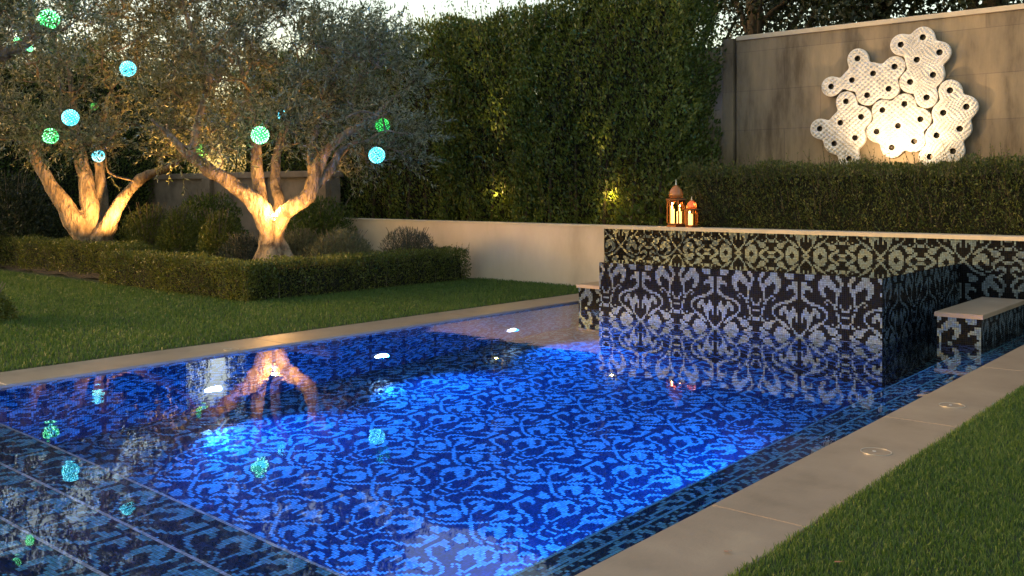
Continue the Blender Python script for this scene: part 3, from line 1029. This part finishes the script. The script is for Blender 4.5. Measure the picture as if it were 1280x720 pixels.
def olive_tree(label, base, limbs, region, ntarget, nsprig, seed, roots=None, nleaf=18, maxr=1.4):
    random.seed(seed)
    rr = np.random.default_rng(seed)
    e = empty('olive_tree', base, label, 'tree', 'old olive trees hung with lights')
    tb = MB()
    nodes, nrad = [], []
    for lb in limbs:
        pts = []
        for px, py, d, r in lb:
            q = P(px, py, d); pts.append((*q, r))
        sp = spline(pts, 5)
        tb.tube(sp[:, :3], sp[:, 3], 12, True, .12)
        for q in sp[len(sp) // 3:]:
            nodes.append(q[:3]); nrad.append(q[3])
    for px, py, d, r in (roots or []):
        q = P(px, py, d); c = np.array(base) + np.array([0, 0, .5])
        tb.tube([c, (c + q) / 2 + np.array([0, 0, -.06]), q + np.array([0, 0, -.2])], [.17, r * 1.05, r], 8, True, .15)
    wood = solid('trunk', tb, M['bark'], None)
    # branches reach for points of the crown
    T = np.array([region(rr) for _ in range(ntarget)])
    nodes = list(np.array(nodes))
    nn0 = np.array(nodes)
    order = np.argsort([np.min(np.linalg.norm(nn0 - q, axis=1)) for q in T])
    br = MB()
    pos, dr, sizes = [], [], []
    tw = MB()
    cen = T.mean(0)
    for i in order:
        q = T[i]
        N = np.array(nodes)
        dist = np.linalg.norm(N - q, axis=1) + .5 * np.maximum(0, N[:, 2] - q[2] + .1)
        j = int(np.argmin(dist)); a = N[j]
        Ld = np.linalg.norm(q - a)
        if Ld < .05: continue
        mid1 = a + (q - a) * .35 + rr.normal(size=3) * Ld * .09 + np.array([0, 0, .06 * Ld])
        mid2 = a + (q - a) * .7 + rr.normal(size=3) * Ld * .09 + np.array([0, 0, .06 * Ld])
        r0 = .009 + .014 * min(1.2, Ld)
        sp = spline([(*a, r0), (*mid1, r0 * .8), (*mid2, r0 * .6), (*q, .004)], 3)
        br.tube(sp[:, :3], sp[:, 3], 5, False)
        nodes += [mid1, mid2, q]
        for _ in range(nsprig):
            b0 = sp[rr.integers(len(sp) // 3, len(sp)), :3] + rr.normal(size=3) * .03
            out = q - cen; out /= np.linalg.norm(out) + 1e-6
            g = out * .45 + np.array([0, 0, .55]) + rr.normal(size=3) * .62
            g /= np.linalg.norm(g)
            L = rr.uniform(.25, .7)
            g2 = g + np.array([0, 0, -.35]) * rr.random() + rr.normal(size=3) * .15
            m1 = b0 + g * L * .5; tip = m1 + g2 / np.linalg.norm(g2) * L * .5
            tw.tube([b0, m1, tip], [.0028, .002, .001], 3, False)
            k = int(nleaf * L / .4)
            t = np.linspace(.12, 1, k)[:, None]
            pp = np.where(t < .5, b0 + (m1 - b0) * t * 2, m1 + (tip - m1) * (t - .5) * 2)
            pos.append(pp); dr.append(g * .75 + rr.normal(size=(k, 3)) * .65)
    pos = np.vstack(pos); dr = np.vstack(dr)
    sz = rr.uniform(.7, 1.25, len(pos))
    join_parts('trunk', [wood, br.build('branches', M['bark'], None, True)], e)
    join_parts('crown', [leaves('crown', pos, dr, .080 * sz, .020 * sz, M['olive']), tw.build('twigs', M['twig'])], e)
    return e


def region2(r):
    while True:
        x = r.uniform(180, 545); y = r.uniform(-45, 235)
        dx = (x - 372) / 195
        top = 15 if 380 < x < 440 else -40
        if x > 440: top = 20 + (x - 440) * .75
        bot = 196 if x < 300 else (182 if x < 415 else 232 - abs(x - 490) * .25)
        if dx * dx > 1 or y < top or y > bot or r.random() < .55 * dx * dx: continue
        half = 1.9 * math.sqrt(1 - dx * dx) * (1 - .3 * max(0, (60 - y) / 100))
        return P(x, y, 14.9 + r.uniform(-half, half))


def region1(r):
    while True:
        x = r.uniform(-110, 270); y = r.uniform(-60, 215)
        dx = (x - 90) / 190
        bot = 188 if 60 < x else 205
        if x > 130: bot = 200 - (x - 130) * .1
        if dx * dx > 1 or y > bot: continue
        half = 2.5 * math.sqrt(1 - dx * dx)
        return P(x, y, 16.9 + r.uniform(-half, half))


def region3(r):
    while True:
        x = r.uniform(-260, 125); y = r.uniform(-170, 75)
        dx = (x + 80) / 205
        if dx * dx > 1 or y > 62 - max(0, x) * .25: continue
        return P(x, y, 12.4 + r.uniform(-1.1, 1.1))


b2 = P(342, 330, 14.7); b2[2] = .3
olive_tree('old olive tree with glowing lit forked trunk behind the hedge corner', b2, [
    [(342, 352, 14.7, .40), (342, 330, 14.7, .30), (341, 312, 14.7, .225), (340, 293, 14.7, .195), (340, 276, 14.7, .17)],
    [(338, 290, 14.65, .15), (322, 256, 14.55, .145), (293, 232, 14.4, .115), (263, 213, 14.2, .10), (238, 195, 14.1, .085), (214, 172, 14.0, .055), (188, 148, 13.9, .03)],
    [(333, 285, 14.7, .14), (325, 245, 14.75, .105), (321, 205, 14.8, .092), (318, 165, 14.9, .075), (312, 120, 15.0, .05), (298, 75, 15.1, .03)],
    [(342, 290, 14.85, .14), (349, 255, 15.0, .10), (343, 222, 15.2, .08), (352, 172, 15.5, .06), (372, 118, 15.8, .035)],
    [(342, 292, 14.65, .15), (358, 264, 14.5, .13), (385, 247, 14.4, .115), (393, 222, 14.4, .11), (404, 195, 14.4, .09), (428, 170, 14.3, .07), (458, 152, 14.2, .05), (492, 122, 14.1, .025)],
    [(388, 236, 14.45, .09), (411, 213, 14.6, .085), (432, 182, 14.8, .05), (470, 175, 15.0, .025)],
    [(393, 225, 14.4, .08), (389, 186, 14.6, .065), (405, 140, 14.8, .045), (424, 85, 14.9, .028)],
    [(238, 195, 14.1, .07), (250, 140, 14.3, .058), (263, 86, 14.5, .055), (240, 40, 14.5, .05), (226, -5, 14.5, .03)],
], region2, 210, 14, 101, [(318, 335, 14.5, .13), (368, 335, 14.55, .13), (342, 338, 14.3, .14), (330, 333, 14.9, .12), (358, 333, 14.9, .1)])
b1 = P(118, 305, 17.6); b1[2] = .3
olive_tree('farther olive tree with four dim leaning trunks at the left', b1, [
    [(118, 322, 17.6, .42), (120, 303, 17.6, .33), (121, 292, 17.6, .27)],
    [(112, 305, 17.55, .2), (95, 280, 17.4, .19), (80, 255, 17.3, .15), (62, 228, 17.2, .125), (46, 203, 17.1, .10), (38, 175, 17.0, .07), (20, 130, 16.9, .04)],
    [(120, 305, 17.6, .2), (113, 262, 17.6, .165), (107, 225, 17.6, .14), (98, 180, 17.7, .11), (92, 140, 17.8, .07), (85, 80, 17.9, .04)],
    [(128, 305, 17.8, .18), (129, 262, 17.9, .11), (126, 222, 18.0, .10), (123, 180, 18.0, .08), (135, 120, 18.0, .045)],
    [(126, 300, 17.5, .19), (142, 268, 17.4, .13), (160, 240, 17.3, .10), (182, 220, 17.3, .085), (215, 207, 17.2, .06), (245, 180, 17.1, .03)],
], region1, 240, 14, 102, [(100, 315, 17.3, .14), (140, 315, 17.4, .14)])
b3 = P(-190, 330, 12.4); b3[2] = .02
olive_tree('olive limb with leaves reaching in at the upper left corner', b3, [
    [(-190, 385, 12.4, .24), (-185, 300, 12.4, .17), (-160, 220, 12.4, .14), (-120, 150, 12.4, .12)],
    [(-125, 160, 12.4, .11), (-60, 105, 12.35, .085), (0, 69, 12.3, .075), (28, 58, 12.3, .068), (42, 36, 12.3, .055), (40, 0, 12.3, .045), (60, -60, 12.3, .025)],
    [(-120, 150, 12.4, .1), (-130, 60, 12.6, .08), (-110, -30, 12.7, .05)],
], region3, 150, 11, 103)


def backdrop_tree(label, base, h, crown_c, rad, n, seed, lean=0.0, tr=.2):
    rr = np.random.default_rng(seed)
    e = empty('background_tree', base, label, 'tree', 'dark trees beyond the concrete wall')
    t = MB()
    bx, by, bz = base
    t.tube([(bx, by, bz), (bx + lean * .4, by, bz + h * .5), (bx + lean, by, bz + h)], [tr, tr * .75, tr * .35], 9, True, .1)
    limb = []
    for k in range(9):
        a_ = k * 2.39; q = .35 + .06 * k
        s = np.array([bx + lean * q, by, bz + h * q])
        en = np.array(crown_c) + np.array([math.cos(a_) * rad[0], math.sin(a_) * rad[1], rr.uniform(-.5, .7) * rad[2]]) * .75
        t.tube([s, (s + en) / 2 + np.array([0, 0, .3]), en], [tr * .35, tr * .22, .02], 6, False)
        limb.append(en)
    t.build('trunk', M['darkbark'], e, True)
    limb = np.array(limb + [np.array(crown_c)])
    cl = limb[rr.integers(0, len(limb), n // 40)] + rr.normal(size=(n // 40, 3)) * np.array(rad) * .42
    pos = np.repeat(cl, 40, axis=0)[:n] + rr.normal(size=(len(cl) * 40, 3))[:n] * .16
    d = rr.normal(size=pos.shape) + np.array([0, 0, -.2])
    sz = rr.uniform(.7, 1.3, len(pos))
    leaves('crown', pos, d, .10 * sz, .05 * sz, M['dark_leaf'], e)
    return e


q = onY(962, 20, 16.5); backdrop_tree('dark background tree with bare trunk showing above the pilaster end of the concrete wall', (q[0], 16.5, 0), 7.0, (q[0] + .2, 16.8, 5.5), (2.0, 1.6, 1.8), 13000, 31, -.5, .2)
q = onY(1090, 20, 17.5); backdrop_tree('dense dark background tree above the wall sculpture', (q[0], 17.5, 0), 7.0, (q[0], 17.6, 5.7), (2.2, 1.6, 2.0), 24000, 32, .3, .22)
q = onY(1230, 20, 17.0); backdrop_tree('dense dark background tree above the right end of the concrete wall', (q[0], 17.0, 0), 7.0, (q[0] + .5, 17.0, 5.5), (2.2, 1.6, 2.0), 24000, 33, .2, .22)
q = onY(850, 0, 17.5); backdrop_tree('dark background tree behind the tall hedge beside the concrete wall', (q[0], 17.5, 0), 6.5, (q[0], 17.5, 5.8), (1.9, 1.5, 1.6), 9000, 34, .2, .2)
q = onY(440, 20, 17.5); backdrop_tree('thin loose tree beyond the hedge, seen against the sky over the lit olive', (q[0], 17.5, 0), 5.8, (q[0], 17.5, 5.3), (1.5, 1.2, .9), 3500, 35, .3, .12)
q = P(60, 60, 27); backdrop_tree('dark tree far behind the left olive tree', (q[0], q[1], 0), 6.5, (q[0], q[1], 5.2), (3.0, 2.4, 2.0), 9000, 36, .3, .2)

# ------------------------------------------------------------------ hanging light balls
ICO_V, ICO_F = None, None


def fib(n):
    i = np.arange(n) + .5
    ph = np.arccos(1 - 2 * i / n); th = PI * (1 + 5 ** .5) * i
    return np.stack([np.cos(th) * np.sin(ph), np.sin(th) * np.sin(ph), np.cos(ph)], 1)


def orb(px, py, d, diam_px, kind, label, wire=.5):
    c = P(px, py, d); R = diam_px / 2 / FPX * d
    e = empty('light_ball', c, label, 'light ball', 'glowing balls hung in the olive trees')
    sh, led = {'g': ('green_shell', 'green_led'), 'c': ('cyan_shell', 'cyan_led'), 'd': ('dim_green_shell', 'dim_green_led')}[kind]
    s = MB()
    for k in range(11):        # woven hoops
        ax = unit(RNG.normal(size=3)); a_ = unit(np.cross(ax, RNG.normal(size=3))); b_ = np.cross(ax, a_)
        rr = R * .97
        s.tube([c + (a_ * math.cos(t) + b_ * math.sin(t)) * rr for t in np.linspace(0, 2 * PI, 25)], [R * .055] * 25, 4, False)
    so_ = s.build('woven_shell', M[sh])
    l = MB()
    for u in fib(110):
        l.lathe(c + u * R * .96, [(.001, -R * .075), (R * .06, -R * .04), (R * .075, 0), (R * .06, R * .04), (.001, R * .075)], 7)
    join_parts('woven_shell', [so_, l.build('led_dots', M[led])], e)
    if wire:
        w = MB(); w.tube([c + np.array([0, 0, R]), c + np.array([.03, 0, R + wire * .5]), c + np.array([0, .02, R + wire])], [.004, .004, .004], 4)
        w.build('wire', M['cable'], e)


orb(61, 24, 12.4, 25, 'g', 'largest green light ball, hanging in the upper left corner')
orb(160, 86, 14.8, 19, 'c', 'cyan light ball hanging highest among the leaves between both olives')
orb(88, 147, 14.0, 20, 'c', 'cyan light ball above the left leaning trunk of the farther olive')
orb(63, 170, 15.6, 19, 'g', 'green light ball just below and left of a cyan ball')
orb(123, 195, 17.2, 15, 'c', 'small cyan light ball in front of the farther olive trunks')
orb(118, 133, 18.5, 9, 'd', 'tiny dim green light ball up in the farther olive')
orb(325, 169, 13.2, 22, 'g', 'bright green light ball above the fork of the lit olive')
orb(253, 188, 16.2, 16, 'd', 'dim green light ball above the long left limb of the lit olive')
orb(354, 144, 15.8, 14, 'c', 'small cyan light ball half hidden in the lit olive crown')
orb(478, 157, 14.6, 18, 'd', 'dim dotted green light ball on the right side of the lit olive')
orb(471, 194, 13.8, 20, 'c', 'cyan light ball hanging lowest at the right of the lit olive')
orb(22, 52, 13.2, 10, 'g', 'small green light ball behind the corner olive limb')
orb(37, 60, 14.0, 9, 'g', 'tiny green light ball right of the corner olive limb')


# ------------------------------------------------------------------ candle lanterns on the wall cap
def lantern(px, Y, h, w, label, ncandle):
    b = onY(px, 283, Y); c = np.array([b[0], Y, WH])
    e = empty('candle_lantern', c, label, 'lantern', 'candle lanterns on the wall')
    hb = .56 * h
    six = [(math.cos(PI / 3 * k + .3), math.sin(PI / 3 * k + .3)) for k in range(6)]
    m_ = MB(); m_.lathe(c, [(w * .56, 0), (w * .56, h * .035), (w * .5, h * .06), (w * .5, h * .075)], 6); m_.build('base', M['copper'], e)
    for (cx, cy) in six:
        m_ = MB(); m_.box(c[0] + cx * w * .47 - .008, c[0] + cx * w * .47 + .008, c[1] + cy * w * .47 - .008, c[1] + cy * w * .47 + .008, c[2] + h * .075, c[2] + hb)
        m_.build('post', M['copper'], e)
    # scalloped arches between the posts
    m_ = MB()
    for k in range(6):
        a0, a1 = np.array(six[k]) * w * .47, np.array(six[(k + 1) % 6]) * w * .47
        vs = []
        for t in np.linspace(0, 1, 9):
            x, y = a0 + (a1 - a0) * t
            vs.append((c[0] + x, c[1] + y, c[2] + hb)); 
            vs.append((c[0] + x, c[1] + y, c[2] + hb - h * (.03 + .12 * abs(2 * t - 1) ** 2.2)))
        m_.add(vs, [(2 * i, 2 * i + 2, 2 * i + 3, 2 * i + 1) for i in range(8)])
    m_.build('arches', M['copper'], e)
    m_ = MB(); m_.lathe(c, [(w * .40, h * .08), (w * .40, hb - .01)], 6); g_ = m_.build('glass', M['lantern_glass'], e)
    m_ = MB(); m_.lathe(c, [(w * .62, hb), (w * .60, hb + h * .03), (w * .40, hb + h * .045)], 6); m_.build('eave', M['copper'], e)
    m_ = MB(); m_.lathe(c, [(w * .38, hb + h * .045), (w * .40, hb + h * .12), (w * .33, hb + h * .21), (w * .18, hb + h * .28), (w * .06, hb + h * .31)], 12)
    m_.build('dome', M['amber_glass'], e, True)
    m_ = MB(); m_.lathe(c, [(w * .05, hb + h * .30), (w * .06, hb + h * .33), (w * .02, hb + h * .36), (w * .03, hb + h * .40), (w * .006, h)], 8)
    m_.build('finial', M['steel'], e, True)
    cs = [(-.03, 0)] if ncandle == 1 else [(-.045, -.03), (.05, .0)]
    for k, (dx, dy) in enumerate(cs):
        ch = h * (.30 if k == 0 else .25) if ncandle == 2 else h * .36
        q = c + np.array([dx, dy, h * .075])
        m_ = MB(); m_.lathe(q, [(.036, 0), (.036, ch - .006), (.03, ch)], 12); cn = m_.build('candle', M['candle'], e, True)
        m_ = MB(); m_.lathe(q + np.array([0, 0, ch]), [(.002, 0), (.012, .02), (.009, .035), (.001, .065)], 8); m_.build('flame', M['flame'], cn, True)
        lamp('POINT', 'candle_light', tuple(q + np.array([0, 0, ch + .08])), 0.22 if ncandle == 2 else .16, (1, .52, .16), None, .015)


lantern(845, 12.28, .70, .27, 'larger copper candle lantern with amber dome on the tiled wall', 2)
lantern(864.5, 12.22, .45, .185, 'smaller copper candle lantern standing right of the larger one', 1)

# ------------------------------------------------------------------ small fittings
def lid(px, py, r, label, bars=False):
    d = FPX * (CAMH - CZ) / (py - HOR); q = P(px, py, d)
    e = empty('skimmer_lid', (q[0], q[1], CZ), label, 'skimmer lid', 'round lids set in the coping')
    n = 36
    m_ = MB()
    ring = lambda rr, z: [(q[0] + rr * math.cos(2 * PI * k / n), q[1] + rr * math.sin(2 * PI * k / n), z) for k in range(n)]
    m_.add(ring(r, CZ + .001) + ring(r, CZ + .004) + ring(r - .006, CZ + .004) + ring(r - .006, CZ + .001),
           [(i + k * n, (i + 1) % n + k * n, (i + 1) % n + (k + 1) * n, i + (k + 1) * n) for k in range(3) for i in range(n)])
    m_.build('rim', M['steel'], e)
    m_ = MB(); m_.lathe((q[0], q[1], CZ + .0005), [(r - .0065, 0), (r - .0065, .002)], 36); m_.build('plate', M['stone'], e)
    m_ = MB(); m_.lathe((q[0] - .01, q[1], CZ + .003), [(.011, 0), (.009, .003)], 10); m_.build('screw', M['steel'], e)


lid(1095, 565, .085, 'round stone skimmer lid with thin metal rim in the right coping, nearer one')
lid(1190, 507, .085, 'round stone skimmer lid in the right coping, farther one near the bench')
lid(289, 437, .07, 'round stone lid in the far coping beside the lawn')

# little lamp fixed in the fork of the lit olive
f0 = P(343, 272, 14.42)
e = empty('tree_spotlight', f0, 'small lit spotlight fixed in the fork of the olive tree', 'spotlight')
m_ = MB(); m_.lathe(f0 + np.array([0, 0, -.05]), [(.035, 0), (.045, .02), (.045, .075)], 12); m_.build('housing', M['steel'], e, True)
m_ = MB(); m_.lathe(f0 + np.array([0, 0, .026]), [(.043, 0), (.025, .022), (.004, .028)], 12); m_.build('lens', M['lamp_lens'], e, True)


# ------------------------------------------------------------------ lawns of real blades
def blades(name, pts, hmin, hmax, w, mat, z=.02):
    n = len(pts)
    h = RNG.uniform(hmin, hmax, n)
    a = RNG.uniform(0, 2 * PI, n)
    lean = RNG.uniform(.1, .75, n) * h
    b = RNG.uniform(0, 2 * PI, n)
    side = np.stack([np.cos(a), np.sin(a), np.zeros(n)], 1) * w / 2
    base = np.stack([pts[:, 0], pts[:, 1], np.full(n, z)], 1)
    ln = np.stack([np.cos(b) * lean, np.sin(b) * lean, np.zeros(n)], 1)
    v = np.empty((n, 5, 3))
    v[:, 0] = base - side; v[:, 1] = base + side
    mid = base + ln * .35 + np.array([0, 0, 1.0]) * (h * .6)[:, None]
    v[:, 2] = mid + side * .75; v[:, 3] = mid - side * .75
    v[:, 4] = base + ln + np.array([0, 0, 1.0]) * (h * .95)[:, None]
    i = np.arange(n)[:, None] * 5
    f = np.concatenate([i + np.array([0, 1, 2]), i + np.array([0, 2, 3]), i + np.array([3, 2, 4])], 0)
    o = link(name, np_mesh(name, v.reshape(-1, 3), f), mat)
    return o


def inview(p, margin=60):
    d = p[:, :2] @ FW[:2]; l = p[:, :2] @ RT[:2]
    x = 640 + FPX * l / np.maximum(d, .1); y = HOR + FPX * CAMH / np.maximum(d, .1)
    return (d > 1) & (x > -margin) & (x < 1280 + margin) & (y < 720 + margin + 40)


n = 640000
p = np.stack([RNG.uniform(-1.735, 3.0, n), RNG.uniform(1.5, 12.0, n)], 1)
p = p[inview(p)]
dd = p @ FW[:2]
p = p[RNG.random(len(p)) < np.clip((5.5 / dd) ** 1.1, .15, 1)]
tag(blades('grass', p, .013, .034, .0036, M['grass']), 'dense short green lawn grass beside the right coping', 'grass', kind='stuff')
n = 330000
p = np.stack([RNG.uniform(-22, -8.27, n), RNG.uniform(1.0, 12.1, n)], 1)
p = p[inview(p) & ~((p[:, 0] < -10.95) & (p[:, 1] > 7.5))]
tag(blades('grass', p, .02, .05, .008, M['grass']), 'mown green lawn grass between the far coping and the box hedges', 'grass', kind='stuff')

for px, py, r in ((1043, 703, .02), (905, 690, .018)):
    d = FPX * (CAMH - .05) / (py - HOR) if px > 1000 else FPX * (CAMH - CZ) / (py - HOR)
    q = P(px, py, d)
    m_ = MB()
    for k in range(5):
        t = k / 4; w_ = r * .5 * math.sin(PI * min(.97, t + .03))
        m_.v += [(q[0] - w_ * .5 + t * r * 2, q[1] - w_, q[2] + .004 + .012 * t * t), (q[0] + w_ * .5 + t * r * 2, q[1] + w_, q[2] + .006 + .008 * t * t)]
    m_.f += [(2 * k, 2 * k + 2, 2 * k + 3, 2 * k + 1) for k in range(4)]
    o = m_.build('fallen_leaf', simple('dry_leaf', (.22, .10, .05), .7))
    tag(o, 'small dry brown leaf lying on the grass at the lower right' if px > 1000 else 'small dry brown leaf lying on the stone coping near the pool', 'leaf')

# ------------------------------------------------------------------ lamps that light the garden
WARM = (1.0, .50, .13)
# olive uplights
fork = P(340, 262, 14.6)
s0 = P(352, 318, 13.75)
lamp('SPOT', 'olive_uplight', tuple(s0), 85, WARM, tuple(fork + np.array([0, 0, .5])), .04, 92, .9)
lamp('POINT', 'fork_lamp', tuple(f0 + np.array([0, 0, .13])), 10, WARM, None, .04)
s1 = P(140, 291, 16.8)
lamp('SPOT', 'olive_uplight', tuple(s1), 95, WARM, tuple(P(118, 215, 17.6)), .04, 110, .9)
lamp('SPOT', 'olive_uplight', tuple(P(232, 308, 15.6)), 330, WARM, tuple(P(235, 110, 16.2)), .04, 70, .9)
# sculpture lamp in the hedge
sl = onY(1105, 190, 13.12)
lamp('SPOT', 'sculpture_lamp', tuple(sl), 18, (1.0, .70, .38), tuple(sl + np.array([0, .85, .62])), .05, 112, .5)
# small lamps inside the hedge
for px, py, en in ((765, 243, 2.0), (620, 243, 1.0)):
    q = onY(px, py, 12.82); lamp('POINT', 'hedge_lamp', tuple(q), en, (1, .62, .18), None, .03)

# narrow uplights at the foot of the tall hedge, catching its top
for x0, x1, y1, en in ((620, 605, 50, 80), (765, 715, 60, 30), (540, 500, 85, 60)):
    q = onY(x0, 276, 12.32)
    lamp('SPOT', 'hedge_uplight', tuple(q), en, (1, .70, .20), tuple(onY(x1, y1 - 40, 12.95)), .04, 27, 1.0)

# ------------------------------------------------------------------ sky, sun, camera, render
SUN_EL, SUN_VEC = math.radians(5), np.array([-.80, -.60])
W = bpy.data.worlds.new('World'); scene.world = W; W.use_nodes = True
nt = W.node_tree
sky = nt.nodes.new('ShaderNodeTexSky'); sky.sky_type = 'NISHITA'; sky.sun_disc = False
sky.sun_elevation = SUN_EL
sky.sun_rotation = math.atan2(SUN_VEC[0], SUN_VEC[1])
sky.air_density = 1.0; sky.dust_density = 2.0; sky.ozone_density = .6
bg = nt.nodes['Background']
bg.inputs['Strength'].default_value = .125
nt.links.new(sky.outputs[0], bg.inputs['Color'])
S = bpy.data.lights.new('sun', 'SUN'); S.energy = .08; S.angle = math.radians(5); S.color = (1, .86, .70)
so = bpy.data.objects.new('sun', S)
sv = Vector((SUN_VEC[0], SUN_VEC[1], math.tan(SUN_EL) * np.linalg.norm(SUN_VEC)))
so.rotation_euler = sv.to_track_quat('Z', 'Y').to_euler()
so.location = (0, 0, 30)
COL.objects.link(so)

cam = bpy.data.cameras.new('camera')
cam.sensor_width = 36; cam.lens = FPX / 1280 * 36
cam.shift_y = -(360 - HOR) / 1280
cam.clip_end = 3000; cam.clip_start = .05
co = bpy.data.objects.new('camera', cam)
co.location = (0, 0, CAMH)
co.rotation_euler = (PI / 2, 0, ANG)
COL.objects.link(co)
scene.camera = co

scene.view_settings.view_transform = 'Standard'
scene.view_settings.look = 'None'
scene.view_settings.gamma = 1
scene.view_settings.exposure = 2.58
scene.view_settings.use_white_balance = True
scene.view_settings.white_balance_temperature = 6700
scene.view_settings.white_balance_tint = 13
cy = scene.cycles
cy.use_denoising = True
cy.max_bounces = 10; cy.transmission_bounces = 8; cy.glossy_bounces = 5; cy.diffuse_bounces = 3
cy.sample_clamp_indirect = 6
cy.use_adaptive_sampling = True
cy.adaptive_threshold = .01
